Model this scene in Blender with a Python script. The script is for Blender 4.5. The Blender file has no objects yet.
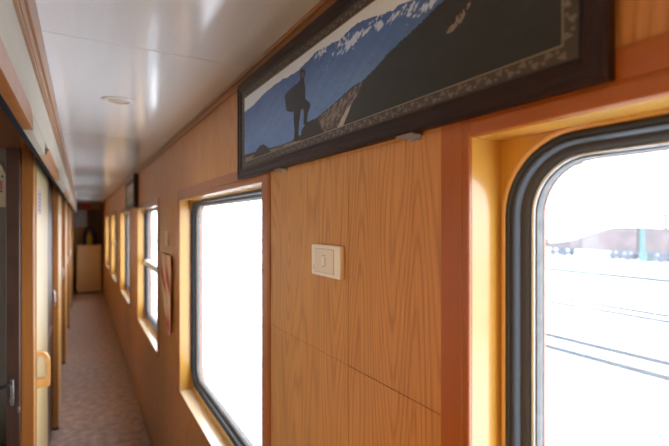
import bpy, bmesh, math, random
from mathutils import Vector, Matrix
import numpy as np
random.seed(4); rng = np.random.default_rng(7)
SC = bpy.context.scene
COL = SC.collection

# ------------------------------------------------------------------ helpers
def lin(c):
    return tuple(((v/255)/12.92 if v/255 <= .04045 else ((v/255+.055)/1.055)**2.4) for v in c)

def new_mat(name, col, rough=.5, metal=0., spec=.5):
    m = bpy.data.materials.new(name); m.use_nodes = True
    b = m.node_tree.nodes['Principled BSDF']
    c = lin(col)
    b.inputs['Base Color'].default_value = (*c, 1)
    b.inputs['Roughness'].default_value = rough
    b.inputs['Metallic'].default_value = metal
    b.inputs['Specular IOR Level'].default_value = spec
    return m

def noisy(name, c1, c2, scale=(20, 20, 20), rough=.5, spec=.5, bump=0., metal=0., lo=.35, hi=.65):
    m = new_mat(name, c1, rough, metal, spec); nt = m.node_tree; b = nt.nodes['Principled BSDF']
    tc = nt.nodes.new('ShaderNodeTexCoord'); mp = nt.nodes.new('ShaderNodeMapping')
    mp.inputs['Scale'].default_value = scale
    nz = nt.nodes.new('ShaderNodeTexNoise'); nz.inputs['Scale'].default_value = 1; nz.inputs['Detail'].default_value = 4
    rp = nt.nodes.new('ShaderNodeValToRGB')
    rp.color_ramp.elements[0].position = lo; rp.color_ramp.elements[1].position = hi
    rp.color_ramp.elements[0].color = (*lin(c1), 1); rp.color_ramp.elements[1].color = (*lin(c2), 1)
    L = nt.links.new
    L(tc.outputs['Object'], mp.inputs[0]); L(mp.outputs[0], nz.inputs['Vector']); L(nz.outputs['Fac'], rp.inputs[0])
    L(rp.outputs[0], b.inputs['Base Color'])
    if bump:
        bp = nt.nodes.new('ShaderNodeBump'); bp.inputs['Strength'].default_value = bump; bp.inputs['Distance'].default_value = .002
        L(nz.outputs['Fac'], bp.inputs['Height']); L(bp.outputs[0], b.inputs['Normal'])
    return m

def wood(name, light, dark, rings=(7., 1.0), nring=9, streak=(260, 4), rough=.35, amt=.55, coat=.0, along='Z'):
    """Veneer: contour-like growth rings plus fine pores, running along one axis."""
    m = new_mat(name, light, rough); nt = m.node_tree; b = nt.nodes['Principled BSDF']
    N = nt.nodes.new; L = nt.links.new
    tc = N('ShaderNodeTexCoord')
    def mapping(a, s):
        mp = N('ShaderNodeMapping')
        mp.inputs['Scale'].default_value = (a, a, s) if along == 'Z' else ((a, s, a) if along == 'Y' else (s, a, a))
        L(tc.outputs['Object'], mp.inputs[0]); return mp
    m1 = mapping(*rings); n1 = N('ShaderNodeTexNoise'); n1.inputs['Scale'].default_value = 1; n1.inputs['Detail'].default_value = 1.2
    n1.inputs['Roughness'].default_value = .35
    L(m1.outputs[0], n1.inputs['Vector'])
    mu = N('ShaderNodeMath'); mu.operation = 'MULTIPLY'; mu.inputs[1].default_value = nring; L(n1.outputs['Fac'], mu.inputs[0])
    fr = N('ShaderNodeMath'); fr.operation = 'PINGPONG'; fr.inputs[1].default_value = .5; L(mu.outputs[0], fr.inputs[0])
    r1 = N('ShaderNodeValToRGB'); r1.color_ramp.elements[0].position = .0; r1.color_ramp.elements[1].position = .30
    r1.color_ramp.elements[0].color = (0, 0, 0, 1); r1.color_ramp.elements[1].color = (1, 1, 1, 1)
    L(fr.outputs[0], r1.inputs[0])
    m2 = mapping(*streak); n2 = N('ShaderNodeTexNoise'); n2.inputs['Scale'].default_value = 1; n2.inputs['Detail'].default_value = 3
    L(m2.outputs[0], n2.inputs['Vector'])
    m3 = mapping(9, .8); n3 = N('ShaderNodeTexNoise'); n3.inputs['Scale'].default_value = 1; L(m3.outputs[0], n3.inputs['Vector'])
    a1 = N('ShaderNodeMath'); a1.operation = 'MULTIPLY_ADD'; a1.inputs[1].default_value = .45; L(r1.outputs[0], a1.inputs[0])
    s2 = N('ShaderNodeMapRange'); s2.inputs[1].default_value = .3; s2.inputs[2].default_value = .7; s2.inputs[3].default_value = 0; s2.inputs[4].default_value = .55
    L(n2.outputs['Fac'], s2.inputs[0]); L(s2.outputs[0], a1.inputs[2])
    a2 = N('ShaderNodeMath'); a2.operation = 'MULTIPLY_ADD'; a2.inputs[1].default_value = .5; L(n3.outputs['Fac'], a2.inputs[0])
    sub = N('ShaderNodeMath'); sub.operation = 'SUBTRACT'; sub.inputs[1].default_value = .25; L(a1.outputs[0], sub.inputs[0]); L(sub.outputs[0], a2.inputs[2])
    mx = N('ShaderNodeMix'); mx.data_type = 'RGBA'; mx.clamp_factor = True
    dk = tuple(l*(1-amt)+d*amt for l, d in zip(lin(light), lin(dark)))
    mx.inputs['A'].default_value = (*dk, 1); mx.inputs['B'].default_value = (*lin(light), 1)
    L(a2.outputs[0], mx.inputs['Factor']); L(mx.outputs['Result'], b.inputs['Base Color'])
    if coat:
        b.inputs['Coat Weight'].default_value = coat; b.inputs['Coat Roughness'].default_value = .12
    return m

class MB:
    def __init__(s): s.bm = bmesh.new()
    def box(s, x0, x1, y0, y1, z0, z1, bev=0., seg=1):
        t = bmesh.new(); bmesh.ops.create_cube(t, size=1)
        for v in t.verts:
            v.co = Vector(((x0+x1)/2+v.co.x*(x1-x0), (y0+y1)/2+v.co.y*(y1-y0), (z0+z1)/2+v.co.z*(z1-z0)))
        if bev: bmesh.ops.bevel(t, geom=t.edges[:], offset=bev, segments=seg, affect='EDGES', profile=.7)
        s.add(t); return s
    def add(s, t, mtx=None):
        if mtx: bmesh.ops.transform(t, matrix=mtx, verts=t.verts[:])
        me = bpy.data.meshes.new('t'); t.to_mesh(me); t.free(); s.bm.from_mesh(me); bpy.data.meshes.remove(me)
    def cyl(s, c, r, h, axis='Z', seg=32, r2=None, bev=0):
        t = bmesh.new(); bmesh.ops.create_cone(t, cap_ends=True, segments=seg, radius1=r, radius2=r if r2 is None else r2, depth=h)
        if bev: bmesh.ops.bevel(t, geom=[e for e in t.edges if len(e.link_faces) == 2 and any(len(f.verts) > 4 for f in e.link_faces)], offset=bev, segments=2, affect='EDGES')
        R = Matrix() if axis == 'Z' else (Matrix.Rotation(math.pi/2, 4, 'Y') if axis == 'X' else Matrix.Rotation(-math.pi/2, 4, 'X'))
        s.add(t, Matrix.Translation(c) @ R); return s
    def lathe(s, c, prof, seg=40, axis='Z'):
        t = bmesh.new(); rings = []
        for r, z in prof:
            rings.append([t.verts.new((r*math.cos(2*math.pi*k/seg), r*math.sin(2*math.pi*k/seg), z)) for k in range(seg)])
        for a, b in zip(rings, rings[1:]):
            for k in range(seg):
                t.faces.new((a[k], a[(k+1) % seg], b[(k+1) % seg], b[k]))
        if prof[0][0] > 0: t.faces.new(rings[0])
        if prof[-1][0] > 0: t.faces.new(rings[-1])
        R = Matrix() if axis == 'Z' else Matrix.Rotation(-math.pi/2, 4, 'Y')
        s.add(t, Matrix.Translation(c) @ R); return s
    def tube(s, pts, r, seg=10, closed=False):
        t = bmesh.new(); rings = []; n = len(pts); P = [Vector(p) for p in pts]
        up = None
        for i, p in enumerate(P):
            d = (P[min(i+1, n-1)]-P[max(i-1, 0)]).normalized()
            if up is None: up = d.orthogonal().normalized()
            a = (up-d*up.dot(d)).normalized(); up = a; b = d.cross(a)
            rr = r[i] if isinstance(r, (list, tuple)) else r
            rings.append([t.verts.new(p+a*rr*math.cos(2*math.pi*k/seg)+b*rr*math.sin(2*math.pi*k/seg)) for k in range(seg)])
        for a, b in zip(rings, rings[1:]):
            for k in range(seg): t.faces.new((a[k], a[(k+1) % seg], b[(k+1) % seg], b[k]))
        t.faces.new(rings[0]); t.faces.new(rings[-1])
        s.add(t); return s
    def prism_yz(s, poly, x0, x1):
        """extrude a (y,z) outline from x0 to x1"""
        t = bmesh.new()
        a = [t.verts.new((x0, y, z)) for y, z in poly]; b = [t.verts.new((x1, y, z)) for y, z in poly]
        t.faces.new(a); t.faces.new(b[::-1]); n = len(poly)
        for i in range(n): t.faces.new((a[i], b[i], b[(i+1) % n], a[(i+1) % n]))
        s.add(t); return s
    def prism_xz(s, poly, y0, y1):
        t = bmesh.new()
        a = [t.verts.new((x, y0, z)) for x, z in poly]; b = [t.verts.new((x, y1, z)) for x, z in poly]
        t.faces.new(a); t.faces.new(b[::-1]); n = len(poly)
        for i in range(n): t.faces.new((a[i], b[i], b[(i+1) % n], a[(i+1) % n]))
        s.add(t); return s
    def build(s, name, mat, parent=None, smooth=False, loc=None, angle=40):
        bmesh.ops.recalc_face_normals(s.bm, faces=s.bm.faces[:])
        me = bpy.data.meshes.new(name)
        org = Vector(loc) if loc else None
        if parent is not None and org is None: org = parent.matrix_world_loc if hasattr(parent, 'matrix_world_loc') else wloc(parent)
        if org is not None:
            for v in s.bm.verts: v.co -= org
        s.bm.to_mesh(me); s.bm.free()
        o = bpy.data.objects.new(name, me); COL.objects.link(o); me.materials.append(mat)
        if parent is not None:
            o.parent = parent
            if loc: o.location = Vector(loc)-wloc(parent)
        elif org is not None: o.location = org
        if smooth:
            for p in me.polygons: p.use_smooth = True
            try: me.set_sharp_from_angle(angle=math.radians(angle))
            except Exception: pass
        return o

def wloc(o):
    v = Vector(o.location)
    while o.parent: o = o.parent; v += o.location
    return v

def empty(name, loc, label=None, cat=None, group=None, kind=None):
    o = bpy.data.objects.new(name, None); COL.objects.link(o); o.location = loc
    o.empty_display_size = .05
    tag(o, label, cat, group, kind); return o

def tag(o, label=None, cat=None, group=None, kind=None):
    if label: o['label'] = label
    if cat: o['category'] = cat
    if group: o['group'] = group
    if kind: o['kind'] = kind
    return o

def copy_tree(o, parent=None):
    c = o.copy(); COL.objects.link(c); c.parent = parent
    for ch in [x for x in bpy.data.objects if x.parent == o]: copy_tree(ch, c)
    return c

# ------------------------------------------------------------------ materials
M = {}
M['panel'] = wood('oak_veneer', (204, 142, 78), (140, 84, 38), rings=(9, 1.0), nring=24, streak=(360, 6), rough=.36, amt=.8)
M['casing'] = wood('red_stained_wood', (166, 92, 36), (134, 66, 24), rings=(5, .6), nring=4, streak=(200, 3), rough=.3, amt=.5, coat=.3)
M['casing_h'] = wood('red_stained_wood_along', (166, 92, 36), (134, 66, 24), rings=(5, .6), nring=4, streak=(200, 3), rough=.3, amt=.5, coat=.3, along='Y')
M['jamb'] = wood('yellow_lacquered_wood', (200, 150, 66), (180, 126, 48), rings=(5, .8), nring=5, streak=(220, 3), rough=.22, amt=.5, coat=.5)
M['lip'] = wood('light_catch_edge', (232, 188, 124), (214, 164, 96), rings=(5, .8), nring=5, streak=(220, 3), rough=.2, amt=.5, coat=.8)  # jamb wood painted paler to imitate the bevel catching light
M['sill'] = wood('sill_wood', (240, 218, 182), (222, 186, 136), rings=(5, .8), nring=5, streak=(220, 3), rough=.2, amt=.5, coat=.5, along='Y')  # colour lightened to imitate the glossy reflection at grazing view
M['trimwood'] = wood('trim_wood', (162, 116, 74), (114, 72, 42), rings=(9, .5), nring=4, streak=(180, 2), rough=.35, amt=.6, along='Y')
M['post'] = wood('amber_post_wood', (170, 108, 50), (130, 74, 30), rings=(9, .5), nring=4, streak=(220, 3), rough=.3, amt=.6, coat=.2)
M['cream'] = noisy('cream_laminate', (192, 168, 120), (202, 178, 132), (4, 4, 1.5), rough=.35)
M['fascia'] = noisy('pale_fascia_laminate', (178, 168, 148), (190, 180, 160), (9, 2, 9), rough=.45)
M['cab'] = noisy('beige_cabinet_laminate', (218, 182, 124), (226, 190, 134), (3, 3, 3), rough=.4)
M['pull'] = wood('honey_wood', (214, 160, 92), (186, 128, 64), rings=(5, .6), nring=3, streak=(150, 9), rough=.3)
M['cream_wood'] = wood('pale_wood_panel', (224, 176, 104), (198, 142, 70), rings=(5, .6), nring=5, streak=(220, 3), rough=.35, amt=.5)
M['ceil'] = noisy('glossy_white_ceiling_panel', (228, 228, 226), (233, 233, 232), (22, 1.2, 2), rough=.13, spec=.6, bump=.25)
M['dark'] = new_mat('matt_black', (18, 15, 14), .9, 0, .1)  # flat black of the header backing, post feet, pins and plinth
M['darkwood'] = wood('dark_brown_wood', (74, 46, 28), (42, 26, 16), rough=.4, amt=.6)
M['endwood'] = wood('mid_brown_wood', (120, 78, 48), (84, 50, 30), rough=.4, amt=.6)
M['greydoor'] = noisy('grey_panel', (110, 98, 82), (120, 108, 92), (3, 3, 3), rough=.45)
M['rubber'] = new_mat('black_rubber', (28, 30, 36), .5)
M['recess'] = new_mat('dark_grey_frame', (44, 42, 42), .5)
M['alu'] = noisy('brushed_aluminium', (188, 192, 196), (206, 210, 214), (60, 60, 8), rough=.28, metal=.85)
M['greyseal'] = noisy('grey_seal', (96, 98, 98), (116, 118, 118), (80, 80, 80), rough=.6)
M['rust'] = noisy('rust_brown_rim', (110, 62, 34), (140, 84, 48), (90, 90, 60), rough=.7, bump=.4)
M['white'] = new_mat('ivory_plastic', (226, 208, 184), .35)
M['white_in'] = new_mat('ivory_plastic_insert', (216, 198, 174), .4)
M['mark'] = new_mat('grey_print', (150, 132, 110), .5)
M['steel'] = new_mat('steel', (190, 186, 180), .3, .9)
M['dullsteel'] = new_mat('dull_steel', (120, 112, 104), .5, .6)
M['blackmetal'] = new_mat('black_metal', (24, 22, 22), .75, 0, .2)
M['frame'] = noisy('mahogany_frame', (36, 22, 20), (46, 28, 26), (90, 90, 90), rough=.4, spec=.25)
M['snow'] = noisy('snow', (236, 239, 244), (246, 248, 250), (.8, .8, .8), rough=.8)
M['railsteel'] = noisy('rail_steel', (22, 28, 36), (38, 44, 52), (4, 4, 4), rough=.5)
M['wagon'] = noisy('wagon_paint', (50, 36, 38), (86, 66, 66), (.8, .8, .8), rough=.7)
M['wagon_dk'] = noisy('wagon_frame', (50, 56, 72), (66, 72, 88), (2, 2, 2), rough=.7)
M['teal'] = new_mat('teal_paint', (52, 92, 92), .6)

def floor_mat():
    m = new_mat('speckled_linoleum', (150, 118, 100), .3); nt = m.node_tree; b = nt.nodes['Principled BSDF']; N = nt.nodes.new; L = nt.links.new
    tc = N('ShaderNodeTexCoord')
    n1 = N('ShaderNodeTexNoise'); n1.inputs['Scale'].default_value = 95; n1.inputs['Detail'].default_value = 3
    n2 = N('ShaderNodeTexNoise'); n2.inputs['Scale'].default_value = 16; n2.inputs['Detail'].default_value = 6
    ad = N('ShaderNodeMath'); ad.operation = 'ADD'
    L(tc.outputs['Object'], n1.inputs['Vector']); L(tc.outputs['Object'], n2.inputs['Vector']); L(n1.outputs['Fac'], ad.inputs[0]); L(n2.outputs['Fac'], ad.inputs[1])
    rp = N('ShaderNodeValToRGB'); rp.color_ramp.elements[0].position = .40; rp.color_ramp.elements[1].position = .62
    mm = N('ShaderNodeMath'); mm.operation = 'MULTIPLY'; mm.inputs[1].default_value = .5; L(ad.outputs[0], mm.inputs[0]); L(mm.outputs[0], rp.inputs[0])
    rp.color_ramp.elements[0].color = (*lin((138, 108, 96)), 1); rp.color_ramp.elements[1].color = (*lin((192, 162, 146)), 1)
    L(rp.outputs[0], b.inputs['Base Color']); return m
M['floor'] = floor_mat()

def glass_mat():
    m = bpy.data.materials.new('haze_veil_glass'); m.use_nodes = True; nt = m.node_tree; nt.nodes.clear(); N = nt.nodes.new; L = nt.links.new
    out = N('ShaderNodeOutputMaterial'); tr = N('ShaderNodeBsdfTransparent'); gl = N('ShaderNodeBsdfGlossy'); gl.inputs['Roughness'].default_value = .03
    tl = N('ShaderNodeBsdfTranslucent'); tl.inputs['Color'].default_value = (.95, .97, 1, 1)
    lw = N('ShaderNodeLayerWeight'); lw.inputs['Blend'].default_value = .5; pw = N('ShaderNodeMath'); pw.operation = 'POWER'; pw.inputs[1].default_value = 5; ml = N('ShaderNodeMath'); ml.operation = 'MULTIPLY_ADD'; ml.inputs[1].default_value = .7; ml.inputs[2].default_value = .05; L(lw.outputs['Facing'], pw.inputs[0]); L(pw.outputs[0], ml.inputs[0])
    m1 = N('ShaderNodeMixShader'); m1.inputs[0].default_value = .06; L(tr.outputs[0], m1.inputs[1]); L(tl.outputs[0], m1.inputs[2])  # translucent share veils the view, standing in for outdoor haze
    m2 = N('ShaderNodeMixShader'); L(ml.outputs[0], m2.inputs[0]); L(m1.outputs[0], m2.inputs[1]); L(gl.outputs[0], m2.inputs[2])
    L(m2.outputs[0], out.inputs[0]); return m
M['glass'] = glass_mat()
def film_mat():
    m = bpy.data.materials.new('faded_sticker'); m.use_nodes = True; nt = m.node_tree; nt.nodes.clear(); N = nt.nodes.new
    out = N('ShaderNodeOutputMaterial'); a = N('ShaderNodeBsdfTransparent'); c = N('ShaderNodeBsdfDiffuse'); x = N('ShaderNodeMixShader'); x.inputs[0].default_value = .6
    a.inputs['Color'].default_value = (.8, .92, .8, 1); c.inputs['Color'].default_value = (.9, .92, .85, 1)
    nt.links.new(a.outputs[0], x.inputs[1]); nt.links.new(c.outputs[0], x.inputs[2]); nt.links.new(x.outputs[0], out.inputs[0]); return m
M['film'] = film_mat()

def vcol_mat(name, rough=.5, spec=.3):
    m = new_mat(name, (255, 255, 255), rough, 0, spec); nt = m.node_tree
    a = nt.nodes.new('ShaderNodeVertexColor'); a.layer_name = 'Col'
    nt.links.new(a.outputs[0], nt.nodes['Principled BSDF'].inputs['Base Color']); return m

def painted_grid(name, P, colours, mat, parent=None):
    """P: (h,w,3) positions, colours: (h,w,3) linear."""
    h, w = P.shape[:2]; me = bpy.data.meshes.new(name)
    org = np.array(wloc(parent)) if parent else np.zeros(3)
    v = (P.reshape(-1, 3)-org); i = np.arange(h*w).reshape(h, w)
    f = np.stack([i[:-1, :-1], i[:-1, 1:], i[1:, 1:], i[1:, :-1]], -1).reshape(-1, 4)
    me.vertices.add(len(v)); me.vertices.foreach_set('co', v.astype(np.float32).ravel())
    me.loops.add(f.size); me.loops.foreach_set('vertex_index', f.astype(np.int32).ravel())
    me.polygons.add(len(f)); me.polygons.foreach_set('loop_start', np.arange(0, f.size, 4, dtype=np.int32))
    me.update(calc_edges=True)
    ca = me.color_attributes.new('Col', 'FLOAT_COLOR', 'POINT')
    c4 = np.ones((h*w, 4), np.float32); c4[:, :3] = colours.reshape(-1, 3); ca.data.foreach_set('color', c4.ravel())
    me.materials.append(mat); o = bpy.data.objects.new(name, me); COL.objects.link(o)
    if parent: o.parent = parent
    return o

# ------------------------------------------------------------------ dimensions
XW = .48            # inner face of the window wall
XL = -.165          # inner face of the compartment wall
XH = -.093          # face of the header above the doors
ZC = 2.23           # ceiling
Y0, Y1 = -3.3, 13.3 # the corridor's ends
ZB, ZT = .80, 1.86  # window openings
openings = [(-3.15, -1.83), (-.85, .452), (1.28, 2.58), (3.42, 4.70), (5.55, 6.84), (7.68, 8.97), (9.81, 11.10)]

# ------------------------------------------------------------------ room shell
b = MB(); b.box(-2.1, .62, Y0, Y1, -.05, 0); tag(b.build('floor', M['floor'], loc=(0, 0, 0)), 'mottled reddish brown linoleum floor of the corridor', 'floor', kind='structure')

# ceiling: glossy panels with narrow joints
b = MB(); ys = [Y0, -1.55, -.1, 1.365, 2.82, 4.27, 5.72, 7.17, 8.62, 10.07, 11.52, Y1]
for a, c in zip(ys, ys[1:]): b.box(-.11, .50, a+.0016, c-.0016, ZC, ZC+.012, .002)
b.box(-.11, .50, Y0, Y1, ZC+.006, ZC+.03)
tag(b.build('ceiling', M['ceil'], loc=(0, 0, 0)), 'glossy white panelled ceiling of the corridor', 'ceiling', kind='structure')

# window wall
b = MB(); x0, x1 = XW+.004, .60
b.box(x0, x1, Y0, Y1, 0, ZB-.02); b.box(x0, x1, Y0, Y1, ZT+.02, ZC+.05)
ed = [Y0]+[v for o in openings for v in (o[0]-.02, o[1]+.02)]+[Y1]
for i in range(0, len(ed), 2): b.box(x0, x1, ed[i], ed[i+1], ZB-.02, ZT+.02)
tag(b.build('wall_right', M['darkwood'], loc=(0, 0, 0)), 'wood panelled window wall of the corridor', 'wall', kind='structure')
# the veneer boards fixed on it
b = MB(); g = .0007
cuts_low = [Y0, -1.34, .815, 1.0, 3.0, 5.13, 7.26, 9.39, 11.4, Y1]
for i in range(0, len(ed), 2):
    a, c = ed[i], ed[i+1]
    if i == 2 or True:
        mid = .787 if abs(a-.472) < .01 else (a+c)/2
        for (p, q) in ((a, mid-g), (mid+g, c)):
            gz = .0015 if p < .7 and i == 4 else .0007
            b.box(XW, XW+.0045, p, q, 1.4430+gz, ZT+.02); b.box(XW, XW+.0045, p, q, ZB-.02, 1.4430)
for a, c in zip(cuts_low, cuts_low[1:]): b.box(XW, XW+.0045, a+g, c-g, .0, ZB-.0206)
b.box(XW, XW+.0045, Y0, Y1, ZT+.0206, ZC)
tag(b.build('wall_panelling', M['panel'], loc=(0, 0, 0)), 'oak veneer boards lining the window wall', 'wall panelling', kind='structure')

# ceiling bead on the window side
b = MB(); b.box(XW-.012, XW+.001, Y0, Y1, ZC-.028, ZC, .003); b.box(XW-.022, XW-.010, Y0, Y1, ZC-.011, ZC, .003)
tag(b.build('trim_1', M['trimwood'], loc=(0, 0, 0)), 'narrow wooden bead between ceiling and window wall', 'trim', kind='structure')
b = MB(); b.box(XW-.008, XW+.001, Y0, Y1, 0, .06, .002)
tag(b.build('baseboard_right', M['trimwood'], loc=(0, 0, 0)), 'low wooden baseboard under the windows', 'baseboard', kind='structure')

# ------------------------------------------------------------------ windows
def rrect(ya, yb, za, zb, r, x, n=10):
    pts = []
    for cy, cz, a0 in ((yb-r, zb-r, 0), (ya+r, zb-r, 90), (ya+r, za+r, 180), (yb-r, za+r, 270)):
        for k in range(n+1):
            a = math.radians(a0+90*k/n); pts.append((x, cy+r*math.cos(a), cz+r*math.sin(a)))
    return pts
kk = 1.
def ring_loft(ya, yb, za, zb, R, prof, closed=False):
    t = bmesh.new(); loops = []
    for x, ins in prof:
        loops.append([t.verts.new(p) for p in rrect(ya+ins, yb-ins, za+ins, zb-ins, max(R-ins, .01), x)])
    pr = list(zip(loops, loops[1:]))
    if closed: pr.append((loops[-1], loops[0]))
    for a, c in pr:
        for k in range(len(a)): t.faces.new((a[k], a[(k+1) % len(a)], c[(k+1) % len(a)], c[k]))
    return t
def sub_board(ya, yb, za, zb, R, xa, xb, ha, hb, hc, hd):
    """a rectangular board with a rounded hole"""
    t = bmesh.new()
    H = rrect(ha, hb, hc, hd, R, 0)
    n = 10; out = []
    m = len(H)
    yc, zc = (ya+yb)/2, (za+zb)/2
    for (_, y, z) in H: out.append((y, z))
    # outer loop: project corners' arc points onto the rectangle's sides
    O = []
    for k, (y, z) in enumerate(out):
        q, j = divmod(k, n+1)
        cy = yb if q in (0, 3) else ya; cz = zb if q in (0, 1) else za
        hy = (hb-R) if q in (0, 3) else (ha+R); hz = (hd-R) if q in (0, 1) else (hc+R)
        f = j/n
        if q in (0, 2): # starts on the side (y fixed) and ends on the top/bottom
            p = (cy, hz+(cz-hz)*min(1, f*2)) if f <= .5 else (cy+(hy-cy)*(f-.5)*2, cz)
        else:
            p = (hy+(cy-hy)*min(1, f*2), cz) if f <= .5 else (cy, cz+(hz-cz)*(f-.5)*2)
        O.append(p)
    L4 = []
    for x, src in ((xa, O), (xa, out), (xb, out), (xb, O)): L4.append([t.verts.new((x, y, z)) for y, z in src])
    for a, c in zip(L4, L4[1:]+L4[:1]):
        for k in range(m): t.faces.new((a[k], a[(k+1) % m], c[(k+1) % m], c[k]))
    bmesh.ops.remove_doubles(t, verts=t.verts[:], dist=1e-5)
    return t

WL = ['corridor window behind the viewpoint', 'near right train window with rounded black gasket, cut by the photo edge',
      'large rounded train window below the left end of the mountain picture', 'window with a white horizontal mid rail beyond the pink cloth',
      'fourth corridor window, third beyond the mountain picture', 'corridor window with mid rail, second from the far end', 'farthest corridor window before the end cabinet']
def window(i, ya, yb, sash):
    w = empty('window_%d' % (i+1), (XW, (ya+yb)/2, ZB), WL[i], 'window', kind='structure')
    # casing: two flat strips each side, one deep band above, one thin strip below
    b = MB(); xc = XW-.006; last = (i == 1)
    w1 = .013 if i < 2 else .05
    b.box(xc, XW+.03, ya-w1, ya, ZB-.016, ZT+.022, .0015); b.box(xc, XW+.03, yb, yb+w1, ZB-.016, ZT+.022, .0015)
    b.box(xc+.001, XW+.001, ya-.060, ya-w1-.0015, ZB-.016, ZT+.058, .0015); b.box(xc+.001, XW+.001, yb+w1+.0015, yb+.058, ZB-.016, ZT+.058, .0015)
    b.build('side_casing', M['casing'], w)
    b = MB(); b.box(xc, XW+.03, ya-.0, yb+.0, ZT, ZT+.022, .004, 3); b.box(xc+.001, XW+.001, ya-w1-.001, yb+w1+.001, ZT+.0225, ZT+.058, .0015)
    b.box(xc, XW+.03, ya-.0, yb+.0, ZB-.018, ZB, .003, 2)
    b.build('head_casing', M['casing_h'], w)
    b = MB(); b.box(XW+.0, .543, yb-.0005, yb+.02, ZB, ZT); b.box(XW+.0, .543, ya-.02, ya+.0005, ZB, ZT)
    b.build('jamb', M['jamb'], w)
    b = MB(); b.box(XW+.001, .543, ya, yb, ZT-.001, ZT+.018); b.build('head', M['jamb'], w)
    b = MB(); b.box(XW-.004, .543, ya+.0005, yb-.0005, ZB-.017, ZB+.002, .002, 2); b.build('sill', M['sill'], w)
    t = sub_board(ya, yb, ZB+.001, ZT-.0005, .105, .540, .548, ya+.012, yb-.012, ZB+.043, ZT-.007); b = MB(); b.add(t); b.build('backing_board', M['jamb'], w, True)
    A = (ya+.012, yb-.012, ZB+.043, ZT-.007, .105); kk = .55 if sash or i == 4 else 1.
    b = MB(); b.add(ring_loft(*A, [(x_, n_*(kk if n_ > 0 else 1)) for x_, n_ in [(.549, -.004), (.541, -.003), (.536, -.0005), (.5342, .0012), (.5340, .003), (.5355, .0052), (.538, .0068), (.5375, .0078), (.5385, .0095), (.542, .0115), (.548, .013), (.552, .013)]])); b.build('gasket', M['rubber'], w, True, angle=70)
    b = MB(); b.add(ring_loft(*A, [(x_, n_*(kk if n_ > 0 else 1)) for x_, n_ in [(.549, -.004), (.551, .0125), (.558, .0215), (.5625, .0235), (.5625, .026)]])); b.build('inner_frame', M['recess'], w, True)
    b = MB(); b.add(ring_loft(*A, [(x_, n_*(kk if n_ > 0 else 1)) for x_, n_ in [(.563, .0225), (.5605, .0238), (.5605, .0252), (.563, .0272), (.567, .0276)]])); b.build('metal_channel', M['alu'], w, True, angle=70)
    b = MB(); b.add(ring_loft(*A, [(x_, n_*(kk if n_ > 0 else 1)) for x_, n_ in [(.565, .0265), (.565, .0300), (.574, .0308), (.578, .0308)]])); b.build('seal', M['greyseal'], w, True)
    b = MB(); b.add(ring_loft(*A, [(x_, n_*(kk if n_ > 0 else 1)) for x_, n_ in [(.60, -.03), (.577, .030), (.577, .0322), (.5795, .0322), (.586, .029), (.604, .0), (.604, -.02)]])); b.build('outer_rim', M['rust'], w, True)
    b = MB(); b.add(ring_loft(*A, [(x_, n_*(kk if n_ > 0 else 1)) for x_, n_ in [(.5405, -.011), (.5365, -.0085), (.536, -.005), (.5365, -.002), (.5405, -.0005)]])); b.build('board_lip', M['lip'], w, True, angle=70)
    # glass pane, thin with rounded corners
    t = bmesh.new(); L = rrect(A[0]+.0305*kk, A[1]-.0305*kk, A[2]+.0305*kk, A[3]-.0305*kk, .078, .5725); t.faces.new([t.verts.new(p) for p in L])
    b = MB(); b.add(t); gl = b.build('glass', M['glass'], w)
    if sash:
        b = MB(); b.box(.530, .571, ya+.03, yb-.03, 1.345, 1.375, .004, 2); b.box(.520, .545, ya+.03, yb-.03, 1.332, 1.352, .005, 2); b.build('mid_rail', new_mat('white_painted_metal', (232, 232, 228), .35), w)
    if i == 1:
        b = MB(); b.box(.5708, .5716, .322, .356, 1.803, 1.817, .0003); s = b.build('sticker', M['film'], w); s['label'] = 'small faded sticker at the top of the pane'
    return w
for i, (a, c) in enumerate(openings): window(i, a, c, i in (3, 5))

# outer skin of the carriage
# ------------------------------------------------------------------ compartment wall
posts = [2.15, 4.40, 6.40, 8.50, 10.55]
# header (runs the whole length, above the doors)
b = MB(); b.box(-.118, XH, Y0, Y1, 2.092, ZC+.03, .002)
b.box(XH-.001, XH+.006, Y0, Y1, 2.155, ZC, .004, 2)
b.box(XH-.001, XH+.004, Y0, Y1, 2.110, 2.120, .002, 2); b.box(XH-.001, XH+.004, Y0, Y1, 2.092, 2.1, .002, 2)
tag(b.build('trim_2', M['trimwood'], loc=(0, 0, 0)), 'moulded brown wooden cornice along the left side of the ceiling', 'trim', kind='structure')
b = MB(); b.box(-.118, XH-.002, Y0, Y1, 1.985, 2.091); 
for k, y in enumerate([1.19, 2.9, 4.6]): pass
tag(b.build('trim_3', M['fascia'], loc=(0, 0, 0)), 'pale laminate fascia strip above the compartment doors', 'trim', kind='structure')
b = MB(); segs = [(-3.3, 1.20), (1.62, 2.62), (3.6, 4.85), (5.7, 6.9), (7.7, 8.9), (9.8, 11)]
for a, c in segs: b.prism_yz([(a, 1.945), (a+.0 if a < 0 else a+.16, 1.986), (c-.05, 1.986), (c, 1.97), (c, 1.945)], -.117, XH)
tag(b.build('trim_4', M['post'], loc=(0, 0, 0)), 'amber wooden track boards under the pale fascia', 'trim', kind='structure')
b = MB(); 
for a, c in zip([s[1] for s in segs], [s[0] for s in segs[1:]]+[Y1]): b.box(-.117, XH-.003, a, c, 1.945, 1.986)
tag(b.build('trim_5', M['fascia'], loc=(0, 0, 0)), 'pale infill pieces between the amber track boards', 'trim', kind='structure')
b = MB(); b.box(-.122, -.112, Y0, Y1, 1.940, 2.2)
tag(b.build('trim_6', M['dark'], loc=(0, 0, 0)), 'black backing behind the door header', 'trim', kind='structure')
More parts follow.
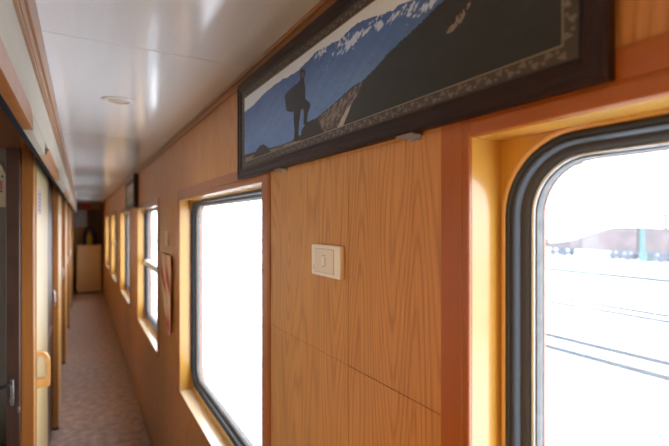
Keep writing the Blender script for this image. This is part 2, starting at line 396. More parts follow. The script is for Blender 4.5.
b = MB(); b.box(-.130, -.122, Y0, Y1, 1.955, 1.965, .001); b.box(-.148, -.144, Y0, Y1, 1.985, 1.995, .001); b.box(-.15, -.122, Y0, Y1, 1.995, 2.0, .001)
tag(b.build('trim_7', M['blackmetal'], loc=(0, 0, 0)), 'dark metal sliding door track under the header', 'trim', kind='structure')

# wall between openings
b = MB()
solid = [(Y0, .75)]+[(p+.03, p+(.80 if k == 0 else .82)) for k, p in enumerate(posts)]  # unseen first section lengthened to hold back light from the compartment
solid[-1] = (posts[-1]+.03, Y1)
for k, (a, c) in enumerate(solid):
    if k != 1: b.box(-.21, XL-.005, a, c, 0, 2.19)
b.box(-.27, -.10, Y0, Y1, 2.19, ZC+.05); b.box(-.27, -.245, 2.25, Y1, 0, 2.19); b.box(-.27, -.21, Y0, -.40, 0, 2.19)
tag(b.build('wall_left', M['cream_wood'], loc=(0, 0, 0)), 'pale wood wall sections between compartment doors', 'wall', kind='structure')
for k, p in enumerate(posts):
    b = MB(); b.box(-.206, XL, p, p+.045, .012, 2.189, .003, 2)
    o = b.build('door_post', M['post'], loc=(-.185, p+.02, 0)); 
    tag(o, ['nearest amber wooden door post, left of the cream sliding door', 'second amber door post, just beyond the cream sliding door', 'third amber door post along the corridor', 'fourth amber door post along the corridor', 'farthest amber door post, beside the end cabinet'][k], 'door post', 'door posts along the compartment wall', 'structure')
    b = MB(); b.box(-.210, XL+.003, p-.004, p+.048, 0, .014, .002); b.build('rubber_foot', M['dark'], o)

# closed doors set back in the farther openings
def door(i, a, c, label, mat=M['darkwood']):
    d = empty('door_%d' % i, (-.235, (a+c)/2, 0), label, 'door', kind='structure')
    b = MB(); b.box(-.242, -.211, a-.02, c+.03, .004, 2.186, .002); b.build('door_leaf', mat, d)
    b = MB(); b.box(-.212, -.206, a+.1, c-.1, .25, .9, .003); b.box(-.212, -.206, a+.1, c-.1, 1.0, 1.82, .003); b.build('door_panel', mat, d)
    b = MB(); b.tube([(-.222, c-.12, 1.05), (-.19, c-.12, 1.06), (-.185, c-.12, 1.10), (-.185, c-.12, 1.14), (-.19, c-.12, 1.18), (-.222, c-.12, 1.19)], .006); b.build('handle', M['steel'], d, True)
    return d
for k in range(1, 5):
    a = solid[k][1]; c = posts[k]
    door(k+1, a, c, ['', 'dark compartment door recessed beyond the cream sliding door', 'recessed compartment door before the third post', 'recessed compartment door before the fourth post', 'farthest recessed compartment door'][k])

# the cream sliding door with its wooden pull
d = empty('door_1', (XL, 2.6, 0), 'cream sliding compartment door with a looped wooden pull', 'door', kind='structure')
b = MB(); b.box(-.203, XL+.003, 2.196, 2.96, .01, 2.186, .003, 2); b.build('door_leaf', M['cream'], d)
b = MB(); b.box(XL+.002, XL+.006, 2.197, 2.222, .01, 2.185, .001); b.build('edge_strip', M['post'], d)
def d_pull(yc, z0, z1, out, w):
    t = MB(); X0 = XL+.003
    n = 9; O = []; I = []
    outer = [(X0, z0)]; r = .022
    for k in range(n): a = -math.pi/2+math.pi/2*k/(n-1); outer.append((X0+out-r*.3+r*.3*math.cos(a), z0+r*.3+r*.3*math.sin(a)))
    for k in range(n): a = math.pi/2*k/(n-1); outer.append((X0+out-.04+.04*math.cos(a), z1-.05+.05*math.sin(a)))
    outer.append((X0, z1+.0))
    inner = [(X0, z0+.035)]
    for k in range(n): a = -math.pi/2+math.pi/2*k/(n-1); inner.append((X0+out-.026+.012*math.cos(a), z0+.047+.012*math.sin(a)))
    for k in range(n): a = math.pi/2*k/(n-1); inner.append((X0+out-.040+.026*math.cos(a), z1-.045+.028*math.sin(a)))
    inner.append((X0, z1-.017))
    bm = bmesh.new(); L4 = []
    for y, s in ((yc-w/2, outer), (yc-w/2, inner), (yc+w/2, inner), (yc+w/2, outer)): L4.append([bm.verts.new((x, y, z)) for x, z in s])
    for A, B in zip(L4, L4[1:]+L4[:1]):
        for k in range(len(A)-1): bm.faces.new((A[k], A[k+1], B[k+1], B[k]))
    bm.faces.new([l[0] for l in L4]); bm.faces.new([l[-1] for l in L4][::-1])
    t.add(bm); return t
o = d_pull(2.27, 1.04, 1.19,   .047, .032).build('handle', M['pull'], d, True, angle=35); o['label'] = 'looped honey-coloured wooden pull'
b = MB(); b.box(XL+.0029, XL+.0040, 2.30, 2.48, 1.775, 1.885); s = b.build('notice', new_mat('lilac_paper', (172, 150, 150), .6), d); s['label'] = 'small purplish notice'
b = MB()
for k in range(5): b.box(XL+.004, XL+.0044, 2.33, 2.45, 1.79+k*.017, 1.798+k*.017)
b.build('print', new_mat('violet_ink', (88, 66, 84), .6), s)

# the open compartment nearest the camera
b = MB()
b.box(-2.1, -.252, 2.20, 2.24, 0, 2.05); tag(b.build('wall_partition', M['greydoor'], loc=(0, 0, 0)), 'grey partition inside the open compartment', 'wall', kind='structure')
b = MB(); b.box(-2.1, -.21, 2.19, 2.25, 2.03, 2.6); b.box(-2.1, -.21, -.40, -.35, 0, 2.6); b.box(-2.14, -2.1, -.4, 2.25, 0, .85); b.box(-2.14, -2.1, -.4, 2.25, 1.85, 2.6); b.box(-2.14, -2.1, -.4, .75, .85, 1.85); b.box(-2.14, -2.1, 2.0, 2.25, .85, 1.85); b.box(-2.1, -.21, -.4, 2.25, 2.45, 2.5)
tag(b.build('wall_compartment', M['endwood'], loc=(0, 0, 0)), 'brown wooden walls of the open compartment', 'wall', kind='structure')
w = empty('window_8', (-2.12, 1.37, .85), 'unseen window added to the open compartment to light the near wall', 'window', kind='structure')  # added out of view; its daylight fills the picture and near wall
b = MB(); b.box(-2.11, -2.08, .70, .75, .8, 1.9, .004); b.box(-2.11, -2.08, 2.0, 2.05, .8, 1.9, .004); b.box(-2.11, -2.08, .75, 2.0, .8, .85, .004); b.box(-2.11, -2.08, .75, 2.0, 1.85, 1.9, .004); b.build('window_frame', M['alu'], w)
# dark sliding door edge, seen beside the nearest post
d = empty('door_6', (-.23, 2.16, 0), 'dark brown door edge inside the open compartment doorway', 'door', kind='structure')
b = MB(); b.box(-.252, -.207, 2.12, 2.199, .004, 2.03, .002); b.build('door_leaf', M['darkwood'], d)
b = MB(); b.box(-.238, -.226, 2.112, 2.12, 1.03, 1.13, .002); b.cyl((-.232, 2.104, 1.06), .007, .02, 'Y', 20); b.box(-.214, -.206, 2.108, 2.12, 1.00, 1.022, .001); b.build('lock', M['dullsteel'], d, True)
b = MB(); b.tube([(-.236, 2.1, 1.12), (-.245, 2.06, 1.125), (-.275, 2.05, 1.12), (-.30, 2.05, 1.11)], .007); b.build('lever', M['blackmetal'], d, True)
# poster on the partition
p = empty('wall_notice', (-.275, 2.2, 1.80), 'cream paper notice with red stamp on the grey partition at the left edge', 'notice')
b = MB(); b.prism_xz([(-.44, 1.80), (-.262, 1.80), (-.262, 1.93), (-.275, 1.965), (-.30, 1.985), (-.44, 1.995)], 2.1975, 2.1995); b.build('paper', new_mat('cream_paper', (214, 190, 150), .6), p)
b = MB(); b.box(-.315, -.272, 2.1968, 2.1976, 1.868, 1.905); b.box(-.42, -.33, 2.1968, 2.1976, 1.86, 1.91); b.build('red_stamp', new_mat('red_ink', (190, 110, 96), .6), p)
b = MB()
for x, z in ((-.272, 1.922), (-.276, 1.862)): b = MB(); b.cyl((x, 2.1972, z), .004, .0012, 'Y', 12); b.build('pin', M['dark'], p)
# rod, shelf with a blue grey blanket
b = MB(); b.cyl((-.80, 1.95, 1.375), .006, 1.06, 'X', 12); b.cyl((-.268, 1.95, 1.375), .010, .012, 'X', 14)
tag(b.build('towel_rail', M['steel'], loc=(-.8, 1.95, 1.375), smooth=True), 'thin metal towel rail inside the open compartment', 'towel rail')
b = MB(); b.box(-1.2, -.262, 1.45, 2.196, .40, .86, .006, 2)
tag(b.build('berth', M['darkwood'], loc=(-.7, 1.8, 0)), 'dark box berth inside the open compartment', 'berth')
def cloth_lump():
    n, m_ = 40, 24; P = np.zeros((n, m_, 3)); 
    for i in range(n):
        for j in range(m_):
            u, v = i/(n-1), j/(m_-1)
            y = 1.50+.62*u; x = -.285-.5*v
            e = min(u, 1-u, v, 1-v)*12; hgt = .14*min(1, e)**.6+.02*math.sin(9*u+5*v)*min(1, e)+.014*math.sin(23*v-7*u)*min(1, e)
            P[i, j] = (x+.008*math.sin(14*u), y, .862+max(hgt, 0))
    return P
P = cloth_lump(); C = np.zeros(P.shape); C[:] = lin((112, 122, 140)); C *= (.85+.3*rng.random(P.shape[:2])[..., None]*.4)
bl = painted_grid('blanket', P, C, vcol_mat('blanket_fabric', .9)); so = bl.modifiers.new('s', 'SOLIDIFY'); so.thickness = .004
for q in bl.data.polygons: q.use_smooth = True
tag(bl, 'rumpled blue grey blanket on the berth in the open compartment', 'blanket')

# ------------------------------------------------------------------ far end of the corridor
b = MB(); b.box(-.3, .62, Y1, Y1+.06, 0, 2.3); b.box(-.3, .62, Y0-.06, Y0, 0, 2.3)
tag(b.build('wall_end', M['endwood'], loc=(0, 0, 0)), 'dark brown end walls of the corridor', 'wall', kind='structure')
b = MB(); b.box(-.165, .11, 13.25, 13.29, .0, 1.64, .004); 
o = b.build('door_7', M['cream_wood'], loc=(0, 13.27, 0)); tag(o, 'pale wooden end door behind the cabinet', 'door', kind='structure')
b = MB(); b.box(-.165, XW, 12.9, 12.94, 2.06, ZC, .003); tag(b.build('trim_8', M['trimwood'], loc=(0, 12.9, 2.1)), 'wooden cross beam under the ceiling at the far end', 'trim', kind='structure')
c = empty('end_cabinet', (.17, 12.7, 0), 'beige cabinet standing across the far end of the corridor', 'cabinet')
b = MB(); b.box(-.088, .438, 12.48, 12.88, .03, 1.15, .006, 2); b.build('body', M['cab'], c)
b = MB(); b.box(-.10, .450, 12.465, 12.885, 1.15, 1.175, .004, 2); b.build('top', M['cream'], c)
b = MB(); b.box(-.075, .425, 12.50, 12.87, 0, .03); b.build('plinth', M['dark'], c)
b = MB(); b.box(-.07, .42, 12.472, 12.482, .07, 1.12, .003); dd = b.build('door', M['cab'], c)
b = MB(); b.tube([(.385, 12.473, .66), (.385, 12.455, .665), (.385, 12.455, .76), (.385, 12.473, .765)], .006); b.build('handle', M['steel'], dd, True)
# black hooped bag and yellow canister on it
def arc(cx, cz, rx, rz, y, a0, a1, n=20): return [(cx+rx*math.cos(math.radians(a0+(a1-a0)*k/n)), y, cz+rz*math.sin(math.radians(a0+(a1-a0)*k/n))) for k in range(n+1)]
bag = empty('carrying_bag', (.18, 12.7, 1.176), 'black bag with a tall arched handle on the end cabinet', 'bag')
b = MB(); b.box(.02, .10, 12.60, 12.84, 1.1765, 1.42, .03, 3); b.box(.27, .36, 12.62, 12.84, 1.1765, 1.46, .03, 3); b.box(.06, .33, 12.76, 12.86, 1.1765, 1.50, .03, 3)
b.build('body', new_mat('black_fabric', (40, 34, 36), .8), bag, True)
b = MB(); b.tube(arc(.18, 1.36, .125, .27, 12.7, -5, 185), .022); b.build('handle', new_mat('black_strap', (34, 30, 34), .7), bag, True)
cn = empty('canister', (.18, 12.64, 1.176), 'yellow canister with pale cap in front of the black bag', 'canister')
b = MB(); b.lathe((.18, 12.64, 1.1765), [(0, 0), (.055, 0), (.062, .012), (.062, .20), (.05, .245), (.03, .265), (0, .266)]); b.build('body', new_mat('yellow_plastic', (200, 176, 70), .45), cn, True)
b = MB(); b.lathe((.18, 12.64, 1.442), [(0, 0), (.033, 0), (.033, .045), (.026, .055), (0, .056)]); b.build('cap', new_mat('pink_cap', (196, 150, 140), .5), cn, True)
# white board and red sign at the far end
p = empty('notice_board', (-.02, 13.2, 1.6), 'pale grey notice board above the left of the end cabinet', 'board')
b = MB(); b.box(-.160, .135, 13.21, 13.235, 1.62, 2.055, .012, 3); b.build('panel', new_mat('pale_grey_board', (222, 224, 222), .5), p)
for z in (2.048, 1.617): b = MB(); b.box(-.163, .138, 13.205, 13.214, z, z+.01); b.build('rim', M['alu'], p)
p = empty('exit_sign', (.11, 12.88, 2.07), 'small red sign on the beam at the far end', 'sign')
b = MB(); b.box(.005, .225, 12.870, 12.899, 2.075, 2.165, .004, 2); b.build('panel', new_mat('red_sign', (200, 44, 40), .5), p)

# ------------------------------------------------------------------ ceiling light
def downlight(y, label):
    c = empty('ceiling_light', (.129, y, ZC), label, 'ceiling light')
    b = MB(); b.lathe((.129, y, ZC), [(.040, -.0005), (.042, -.006), (.048, -.007), (.058, -.004), (.060, -.0005)], 48); b.build('ring', new_mat('white_ring', (214, 208, 198), .3), c, True)
    b = MB(); b.lathe((.129, y, ZC), [(0, -.0035), (.036, -.0035), (.0405, -.002), (.0405, -.0006)], 48); b.build('lens', new_mat('frosted_lens', (190, 176, 160), .25), c, True)
downlight(1.987, 'round recessed ceiling light, unlit, left of the mountain picture')

# ------------------------------------------------------------------ mountain picture
FX = .461; PY0, PY1, PZ0, PZ1 = .254, 1.474, 1.884, 2.199
def frame_mesh(y0, y1, z0, z1, prof):
    """mitred frame: prof = [(x, inset)]"""
    t = bmesh.new(); L = []
    for x, i in prof: L.append([t.verts.new(p) for p in ((x, y0+i, z0+i), (x, y1-i, z0+i), (x, y1-i, z1-i), (x, y0+i, z1-i))])
    for a, c in zip(L, L[1:]):
        for k in range(4): t.faces.new((a[k], a[(k+1) % 4], c[(k+1) % 4], c[k]))
    return t
def vnoise(X, Y, seed):
    r = np.random.default_rng(seed); G = r.random((256, 256)); xi = np.floor(X).astype(int); yi = np.floor(Y).astype(int); fx = X-xi; fy = Y-yi
    fx = fx*fx*(3-2*fx); fy = fy*fy*(3-2*fy); g = lambda a, c: G[a % 256, c % 256]
    return (g(xi, yi)*(1-fx)+g(xi+1, yi)*fx)*(1-fy)+(g(xi, yi+1)*(1-fx)+g(xi+1, yi+1)*fx)*fy
def fbm(X, Y, s, o=5):
    a = 0; w = .5; t = 0
    for k in range(o): a = a+w*vnoise(X*2**k, Y*2**k, s+k); t += w; w *= .55
    return a/t
def poly_mask(Yg, Zg, poly):
    ins = np.zeros(Yg.shape, bool); n = len(poly)
    for i in range(n):
        (y1, z1), (y2, z2) = poly[i], poly[(i+1) % n]
        if z1 == z2: continue
        c = ((z1 > Zg) != (z2 > Zg)) & (Yg < (y2-y1)*(Zg-z1)/(z2-z1)+y1); ins ^= c
    return ins

def ornament(t, y0, y1, z0, z1, w, x):
    """a running leaf scroll raised on the band"""
    def leaf(cy, cz, ang, s):
        pts = []
        for k in range(12):
            a = 2*math.pi*k/12; r = s*(1+.35*math.cos(3*a)); pts.append((cy+r*math.cos(a+ang), cz+.75*r*math.sin(a+ang)))
        t.prism_yz(pts, x-.0012, x)
    L = y1-y0; n = int(L/.017)
    for k in range(n):
        y = y0+L*(k+.5)/n
        for z in (z0, z1):
            if not (z == z1 and False): leaf(y, z+(.003 if k % 2 else -.003), k*1.3, .0050); leaf(y+.006, z-(.0035 if k % 2 else -.0035), k*2.1, .0028)
    H = z1-z0; n = int(H/.017)
    for k in range(1, n):
        z = z0+H*k/n
        for y in (y0, y1): leaf(y+(.003 if k % 2 else -.003), z, k*1.3, .0050); leaf(y-(.0035 if k % 2 else -.0035), z+.006, k*2.1, .0028)

def picture_frame(root, y0, y1, z0, z1, xb):
    # xb = back plane; front of the moulding stands .014 proud of it
    f = xb-.015
    b = MB(); b.add(frame_mesh(y0, y1, z0, z1, [(xb, 0), (f+.002, 0), (f, .003), (f, .008), (f+.0035, .016), (f+.003, .026), (f+.006, .031), (f+.007, .0325)]))
    b.box(xb-.001, xb, y0+.002, y1-.002, z0+.002, z1-.002); b.build('moulding', M['frame'], root)
    b = MB(); b.add(frame_mesh(y0, y1, z0, z1, [(f+.006, .0322), (f+.0072, .036), (f+.0072, .0505), (f+.009, .0525)])); b.build('inner_band', new_mat('dark_bronze_band', (62, 54, 48), .45), root)
    return f
pic = empty('framed_picture', (XW, .86, PZ0), 'wide dark framed mountain photograph with hiker on the near right wall', 'picture')
f = picture_frame(pic, PY0, PY1, PZ0, PZ1, XW-.0065)
b = MB(); ornament(b, PY0+.043, PY1-.043, PZ0+.043, PZ1-.043, .016, f+.0074); b.build('scroll_ornament', new_mat('pewter_ornament', (112, 102, 92), .5, .1), pic)
b = MB(); b.add(frame_mesh(PY0+.0515, PY1-.0515, PZ0+.0515, PZ1-.0515, [(f+.0085, 0), (f+.0075, .0008), (f+.0075, .0018), (f+.0092, .0026)])); b.build('fillet', new_mat('thin_silver_fillet', (150, 136, 112), .35, .5), pic)

# the print
h, w = 190, 760
ya, yb, za, zb = PY0+.0525, PY1-.0525, PZ0+.0525, PZ1-.0525
Zg, Yg = np.meshgrid(np.linspace(za, zb, h), np.linspace(yb, ya, w), indexing='ij')
CXp, CYp, FPX = 334.5, 222., 446.; TH = math.atan((CXp-81)/FPX)
def im2wall(px, py, X=FX+.008):
    u = (px-CXp)/FPX; v = -(py-CYp)/FPX; rx = u*math.cos(TH)+math.sin(TH); ry = -u*math.sin(TH)+math.cos(TH); t = X/rx
    return (ry*t, 1.74+v*t)
# outlines of the printed landscape, as (y, z) on the print (measured from the photograph once, in metres)
def conv(L): return [im2wall(*p) for p in L]
ridge = conv([(236, 119), (244, 112.7), (253.5, 105.4), (263.7, 94.5), (274, 85.5), (282.6, 79.5), (291.4, 75.5), (297.4, 71.5), (303, 66), (309.7, 59.2), (317, 51.5), (327, 46.8), (339, 40.7), (348, 32), (357.8, 23.4), (371.4, 17.8), (381.2, 14.8), (393.6, 11), (400, 5), (415, 0), (440, -14), (470, -22), (505, -50), (540, -60), (575, -95)])
slope = conv([(240, 156), (245.7, 154.7), (262, 150), (279, 146), (290, 142), (301.7, 134.5), (313, 121), (333, 105), (352, 87.6), (364.4, 80), (375.5, 69), (389, 53), (406.4, 37), (428.6, 16), (444.6, 0), (470, -20), (510, -60), (575, -110)])
def below(line):
    L = sorted(line); ys_ = [p[0] for p in L]; zs_ = [p[1] for p in L]
    return np.interp(Yg, ys_, zs_)
n1 = fbm(Yg*14, Zg*22, 11); n2 = fbm(Yg*60, Zg*90, 31); n3 = fbm(Yg*160, Zg*200, 51, 3)
R = below(ridge)+(.006*(n2-.5)); S = below(slope)+(.005*(n3-.5))
col = np.zeros((h, w, 3)); sky = np.array(lin((222, 226, 226))); sky2 = np.array(lin((198, 204, 210)))
t = np.clip((Zg-za)/(zb-za), 0, 1)[..., None]; col[:] = sky*(t)+sky2*(1-t)
depth = np.clip((R-Zg)/.10, 0, 1)[..., None]
mt = np.array(lin((62, 96, 148)))*(1-depth)+np.array(lin((92, 120, 160)))*depth
g1 = fbm((Yg*.55+Zg)*70, (Zg-Yg*.9)*11, 71); g2 = fbm((Yg*.6-Zg)*90, (Zg+Yg)*22, 73)
mt = mt*(.70+.42*g1[..., None]+.22*g2[..., None]+.12*(n3[..., None]-.5))
snowm = np.zeros(Yg.shape)
for (px, py, rx, rz, a) in ((354, 40, .060, .013, 1.), (340, 46, .04, .014, .8), (322, 53, .04, .014, .65), (366, 33, .03, .009, .8), (380, 25, .014, .014, .9), (374, 21, .03, .004, .7), (330, 66, .04, .008, .35), (398, 14, .03, .008, .8), (412, 8, .03, .012, .9), (430, 4, .04, .012, .8), (300, 74, .03, .01, .3)):
    cy_, cz_ = im2wall(px, py); q = ((Yg-cy_)/rx)**2+((Zg-cz_+(Yg-cy_)*.12)/rz)**2; snowm = np.maximum(snowm, a*np.exp(-q))
sp = fbm((Yg+Zg)*120, (Zg-.5*Yg)*120, 91, 4)
snowm = np.clip((snowm*.62+sp-.82)*7, 0, 1)
snowc = np.array(lin((214, 222, 236))); mt = mt*(1-snowm[..., None]*.8)+snowc*snowm[..., None]*.8
mm = (Zg < R)[..., None]; col = np.where(mm, mt, col)
dk = np.array(lin((42, 44, 42)))*(.8+.5*n2[..., None]); sm = (Zg < S)[..., None]; col = np.where(sm, dk, col)
# tan sunlit rock and path
def tan_patch(L, c, amt, sharp=0.5):
    global col
    mk = poly_mask(Yg, Zg, conv(L)) & (n3 > sharp-.12*(n2-.5))
    col = np.where(mk[..., None], col*(1-amt)+np.array(lin(c))*amt, col)
mk = poly_mask(Yg, Zg, conv([(312, 124), (333, 106), (352, 89.5), (364, 81), (360, 92), (352, 106), (343, 127), (330, 133), (312, 140)]))
rk = fbm((Yg*.8+Zg)*150, (Zg-Yg)*60, 133, 4)[..., None]
col = np.where(mk[..., None], np.array(lin((70, 60, 54)))*(1-np.clip((rk-.45)*5, 0, 1))+np.array(lin((122, 108, 96)))*np.clip((rk-.45)*5, 0, 1), col)
tan_patch([(337, 131), (341, 121), (347, 110), (352, 104), (349, 113), (343, 127), (340, 132)], (190, 174, 152), .7, .25)
tan_patch([(246, 158), (262, 152), (280, 147), (294, 141.5), (304, 140), (304, 143), (290, 148), (268, 157), (246, 164)], (160, 146, 122), .7, .40)
tan_patch([(446, 34.5), (452, 25), (456, 23), (457, 17), (463, 11), (466, 6), (471, 2), (471, 6), (467, 11), (464, 20), (459, 26), (453, 32)], (150, 130, 114), .8, .40)
# dark rocks
for L in ([(253, 158), (257, 150), (260, 146), (264, 144), (268, 147), (272, 153), (274, 157), (262, 160)], [(301, 141), (302, 130), (306, 124), (312, 120), (318, 118), (322, 128), (326, 134), (318, 141), (308, 144)], [(243, 176), (243, 163), (268, 157), (300, 146), (372, 124), (372, 140)]):
    mk = poly_mask(Yg, Zg, conv(L)); col = np.where(mk[..., None], np.array(lin((40, 36, 34)))*(.85+.4*n3[..., None]), col)
tan_patch([(246, 166), (290, 151), (330, 139), (345, 134), (345, 137), (320, 146), (246, 170)], (96, 84, 72), .5, .5)
# the hiker's silhouette
fig = [[(300.5, 76), (300.2, 71), (302, 69), (305, 69.3), (306, 72), (305.5, 76), (304.5, 79), (305, 82), (306, 90), (306, 99), (310.5, 103), (311, 106), (308.5, 113), (307.5, 121), (309.5, 123.5), (309, 125), (304, 124.5), (304.3, 114), (304, 109), (301.5, 110), (300, 122), (299, 133), (299.8, 139.5), (298, 141.5), (294.5, 141), (295, 132), (294.3, 120), (294.3, 110), (294.5, 100), (296, 90), (298, 83), (300.8, 80)],
       [(285.3, 97), (286, 94), (290, 90), (296, 84.5), (298.5, 84), (299, 95), (297, 108), (293, 112.5), (287, 111), (286, 104)]]
for L in fig:
    mk = poly_mask(Yg, Zg, conv(L)); col = np.where(mk[..., None], np.array(lin((26, 22, 24))), col)
for L in ([(301.5, 77), (301.3, 73.5), (303.5, 72), (305, 75), (304, 78)],):
    mk = poly_mask(Yg, Zg, conv(L)); col = np.where(mk[..., None], np.array(lin((96, 62, 52))), col)
P = np.stack([np.full(Yg.shape, f+.009), Yg, Zg], -1)
painted_grid('photograph', P, col, vcol_mat('photo_print', .35, .35), pic)

# second picture far along the wall
pic2 = empty('framed_picture', (XW, 5.25, 1.89), 'second framed picture, small and blurred, farther along the window wall above the windows', 'picture')
f2 = picture_frame(pic2, 4.66, 5.88, 1.884, 2.199, XW-.0005)
b = MB(); b.box(XW-.045, XW-.001, 4.64, 4.665, 1.878, 2.205, .003); b.build('end_cap', M['frame'], pic2)
h2, w2 = 20, 70; Z2, Y2 = np.meshgrid(np.linspace(1.936, 2.147, h2), np.linspace(5.828, 4.712, w2), indexing='ij')
c2 = np.zeros((h2, w2, 3)); c2[:] = lin((168, 168, 152)); nn = fbm(Y2*8, Z2*20, 5); c2 = np.where((Z2 < 2.0+.12*nn)[..., None], np.array(lin((118, 124, 100)))*(.7+.6*nn[..., None]), c2)
painted_grid('photograph', np.stack([np.full(Y2.shape, f2+.009), Y2, Z2], -1), c2, vcol_mat('photo_print_far', .3, .5), pic2)

# metal brackets that carry the picture
for y, lab in ((.575, 'small steel bracket under the picture, nearer the right end'), (1.113, 'small steel bracket under the picture, above the near edge of the large window')):
    k = empty('picture_bracket', (XW, y, 1.878), lab, 'bracket', 'steel brackets under the mountain picture')
    b = MB(); b.box(XW-.024, XW-.001, y-.022, y+.022, 1.8795, 1.8825, .0008); b.box(XW-.003, XW-.001, y-.016, y+.016, 1.874, 1.880, .0005); b.build('plate', M['steel'], k)

# ------------------------------------------------------------------ wall switches
def switch(y0, y1, z0, z1, label):
    s = empty('wall_switch', (XW, (y0+y1)/2, (z0+z1)/2), label, 'switch'); w_ = y1-y0; h_ = z1-z0
    b = MB(); b.box(XW-.0125, XW-.0003, y0, y1, z0, z1, .0045, 3); b.build('plate', M['white'], s, True)
    ya_, yb_ = y0+w_*.20, y1-w_*.14; za_, zb_ = z0+h_*.13, z1-h_*.13
    b = MB(); b.add(frame_mesh(ya_-.001, yb_+.001, za_-.001, zb_+.001, [(XW-.0124, 0), (XW-.0128, .0004), (XW-.0124, .0012)])); b.build('insert_groove', M['mark'], s)
    b = MB(); b.box(XW-.0140, XW-.0122, ya_, yb_, za_, zb_, .0008, 2); b.build('insert', M['white_in'], s)
    yc, zc = (ya_+yb_)/2, (za_+zb_)/2
    b = MB(); b.box(XW-.0158, XW-.0138, yc-.008, yc+.006, zc-.009, zc+.009, .001, 2); b.build('key', M['white'], s)
    b = MB(); b.box(XW-.0142, XW-.0139, yc-.009, yc+.005, zc+.0110, zc+.0125); b.box(XW-.0142, XW-.0139, yc-.009, yc+.005, zc-.0125, zc-.011); b.box(XW-.0142, XW-.0139, yc-.0120, yc-.0108, zc-.008, zc+.008)
    b.build('mark', M['mark'], s)
    b = MB(); b.box(XW-.0128, XW-.0124, y1-.013, y1-.0115, z0+.012, z0+.024); b.build('print', M['mark'], s)
    return s
switch(.800, .932, 1.619, 1.689, 'ivory wall switch plate below the mountain picture')
switch(2.94, 3.02, 1.59, 1.68, 'small ivory switch plate above the pink cloth')

# ------------------------------------------------------------------ pink and red cloth
def cloth():
    n, m_ = 60, 30; P = np.zeros((n, m_, 3)); C = np.zeros((n, m_, 3))
    base = np.array(lin((246, 208, 184))); red = np.array(lin((206, 84, 68))); pk = np.array(lin((206, 138, 140)))
    for i in range(n):
        v = i/(n-1); z = 1.535-.47*v
        yl = 3.17+.02*v if v < .35 else 3.177-(v-.35)*.42; yr = 2.79+.0*v if v < .6 else 2.79-.0*(v-.6)
        for j in range(m_):
            u = j/(m_-1); y = yl+(yr-yl)*u
            P[i, j] = (XW-.012-.007*math.sin(u*13+v*1.5)*(.4+.6*v), y, z+.01*math.sin(u*9)*v)
            s = math.sin((u*1.35-v*.95+.25)*9.0); c = base.copy()
            k = 1/(1+math.exp(-(s-.62)*14)); c = c*(1-k)+red*k
            q = max(0, (v-.7)/.3); c = c*(1-.5*q)+pk*.5*q; C[i, j] = c
    return P, C
P, C = cloth()
cl = painted_grid('hanging_cloth', P, C, vcol_mat('striped_fabric', .85)); so = cl.modifiers.new('s', 'SOLIDIFY'); so.thickness = .003; so.offset = 0
for q in cl.data.polygons: q.use_smooth = True
tag(cl, 'pink cloth with red stripes hanging on the wall between two windows', 'cloth')

# ------------------------------------------------------------------ outside
GZ = -2.46
b = MB(); b.box(-320, 320, -220, 320, GZ-.5, GZ-.16)
tag(b.build('snow_ground', M['snow'], loc=(0, 0, 0)), 'snow covered railway yard outside the windows', 'snow', kind='structure')
rails = [(14.0, 'nearest snow-lined rail seen through the near window'), (15.45, 'second rail from the train through the near window'), (21.9, 'third rail from the train through the near window'), (23.3, 'fourth rail from the train through the near window'), (36.4, 'fifth rail from the train through the near window'), (37.8, 'farthest rail, in front of the parked wagons')]
for x, lab in rails:
    b = MB(); b.prism_xz([(x-.07, GZ-.16), (x+.07, GZ-.16), (x+.07, GZ-.14), (x+.012, GZ-.12), (x+.012, GZ-.045), (x+.037, GZ-.03), (x+.037, GZ), (x-.037, GZ), (x-.037, GZ-.03), (x-.012, GZ-.045), (x-.012, GZ-.12), (x-.07, GZ-.14)], -40, 160)
    tag(b.build('rail', M['railsteel'], loc=(x, 20, GZ-.16)), lab, 'rail', 'rails across the snowy yard')
# parked freight wagons
def wagon(y0, L, top, label, shape):
    X = 54.; w_ = empty('freight_wagon', (X, y0+L/2, GZ-.16), label, 'wagon', 'parked freight wagons in the yard'); z0 = GZ+1.05
    b = MB()
    if shape == 'hopper': b.prism_yz([(y0+.6, z0), (y0+L-.6, z0), (y0+L, z0+top*.9), (y0+L-.2, z0+top), (y0+.2, z0+top), (y0, z0+top*.9)], X-1.4, X+1.4)
    elif shape == 'mound': b.prism_yz([(y0, z0), (y0+L, z0), (y0+L, z0+.5), (y0+L*.8, z0+.6), (y0+L*.62, z0+top*.4), (y0+L*.4, z0+top*.75), (y0+L*.2, z0+top), (y0, z0+top)], X-1.4, X+1.4)
    else: b.prism_yz([(y0, z0), (y0+L, z0), (y0+L, z0+top), (y0, z0+top)], X-1.4, X+1.4)
    b.build('body', M['wagon'], w_)
    b = MB(); b.box(X-1.2, X+1.2, y0, y0+L, z0-.25, z0, .03); b.build('underframe', M['wagon_dk'], w_)
    for yy in (y0+1.2, y0+2.8, y0+L-2.8, y0+L-1.2):
        b = MB(); b.cyl((X-.75, yy, GZ+.33), .46, .13, 'X', 24); b.cyl((X+.75, yy, GZ+.33), .46, .13, 'X', 24); b.cyl((X, yy, GZ+.33), .07, 1.5, 'X', 10); b.build('wheelset', M['wagon_dk'], w_, True)
    for yy in (y0+2, y0+L-2):
        b = MB(); b.box(X-1.0, X-.85, yy-1.2, yy+1.2, GZ+.3, GZ+.6, .03); b.build('bogie', M['wagon_dk'], w_)
    return w_
wagon(12.5, 12.6, 2.5, 'nearest parked brown wagon at the right edge of the near window', 'box')
wagon(26.0, 11.5, 2.6, 'parked wagon with a sloping load beyond the snowy rails', 'mound')
wagon(38.3, 12, 1.0, 'low flat wagon at the left of the near window view', 'box')
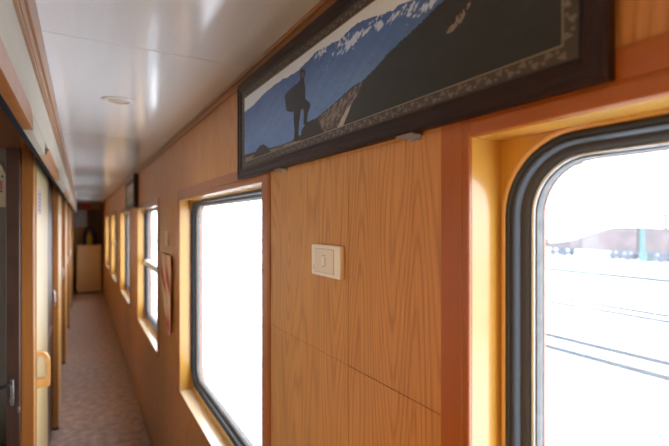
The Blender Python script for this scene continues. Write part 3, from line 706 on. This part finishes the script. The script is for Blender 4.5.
b = MB(); b.box(53.0, 55.2, 25.15, 25.95, GZ-.1, GZ+3.6, .05); b.box(52.9, 53.0, 25.2, 25.7, GZ+1.2, GZ+2.6)
tag(b.build('signal_cabin', M['teal'], loc=(54, 25.5, GZ)), 'slim greenish box standing between two parked wagons', 'cabin')
b = MB(); b.box(60, 66, 10, 27.5, GZ+4.9, GZ+5.25, .05); b.box(60.3, 60.6, 11, 11.3, GZ-.2, GZ+4.9); b.box(60.3, 60.6, 26.5, 26.8, GZ-.2, GZ+4.9); b.box(65.3, 65.6, 11, 11.3, GZ-.2, GZ+4.9); b.box(65.3, 65.6, 26.5, 26.8, GZ-.2, GZ+4.9)
tag(b.build('platform_canopy', M['teal'], loc=(63, 18, GZ)), 'pale teal canopy roof behind the parked wagons', 'canopy')

# ------------------------------------------------------------------ light
W = bpy.data.worlds.new('overcast'); SC.world = W; W.use_nodes = True; nt = W.node_tree
bg = nt.nodes['Background']; tc = nt.nodes.new('ShaderNodeTexCoord'); sx = nt.nodes.new('ShaderNodeSeparateXYZ'); rp = nt.nodes.new('ShaderNodeValToRGB')
nt.links.new(tc.outputs['Generated'], sx.inputs[0]); nt.links.new(sx.outputs['Z'], rp.inputs[0]); nt.links.new(rp.outputs[0], bg.inputs['Color'])
rp.color_ramp.elements[0].position = 0; rp.color_ramp.elements[0].color = (.9, .95, 1, 1); rp.color_ramp.elements[1].position = 1; rp.color_ramp.elements[1].color = (.74, .86, 1, 1)
bg.inputs['Strength'].default_value = 7.5
for i, (a, c) in enumerate(openings):
    l = bpy.data.lights.new('window_portal', 'AREA'); l.shape = 'RECTANGLE'; l.size = ZT-ZB; l.size_y = c-a; l.cycles.is_portal = True
    o = bpy.data.objects.new('window_portal', l); COL.objects.link(o); o.location = (.62, (a+c)/2, (ZB+ZT)/2)
    o.rotation_euler = (0, math.pi/2, 0)

l = bpy.data.lights.new('window_portal', 'AREA'); l.shape = 'RECTANGLE'; l.size = 1.0; l.size_y = 1.25; l.cycles.is_portal = True
o = bpy.data.objects.new('window_portal', l); COL.objects.link(o); o.location = (-2.15, 1.375, 1.35); o.rotation_euler = (0, -math.pi/2, 0)

# ------------------------------------------------------------------ camera
cam = bpy.data.cameras.new('camera'); co = bpy.data.objects.new('camera', cam); COL.objects.link(co); SC.camera = co
co.location = (0, 0, 1.74); cam.sensor_width = 36; cam.lens = 24; cam.clip_start = .01; cam.clip_end = 600
co.rotation_euler = (math.pi/2, 0, -TH)
cam.shift_y = -1/669
cam.dof.use_dof = True; cam.dof.focus_distance = .95; cam.dof.aperture_fstop = 3.0
SC.view_settings.view_transform = 'Standard'; SC.view_settings.look = 'None'; SC.view_settings.gamma = 1; SC.view_settings.exposure = 0.04
SC.view_settings.use_curve_mapping = False
SC.cycles.max_bounces = 12; SC.cycles.diffuse_bounces = 8; SC.cycles.sample_clamp_indirect = 8
SC.cycles.use_denoising = True
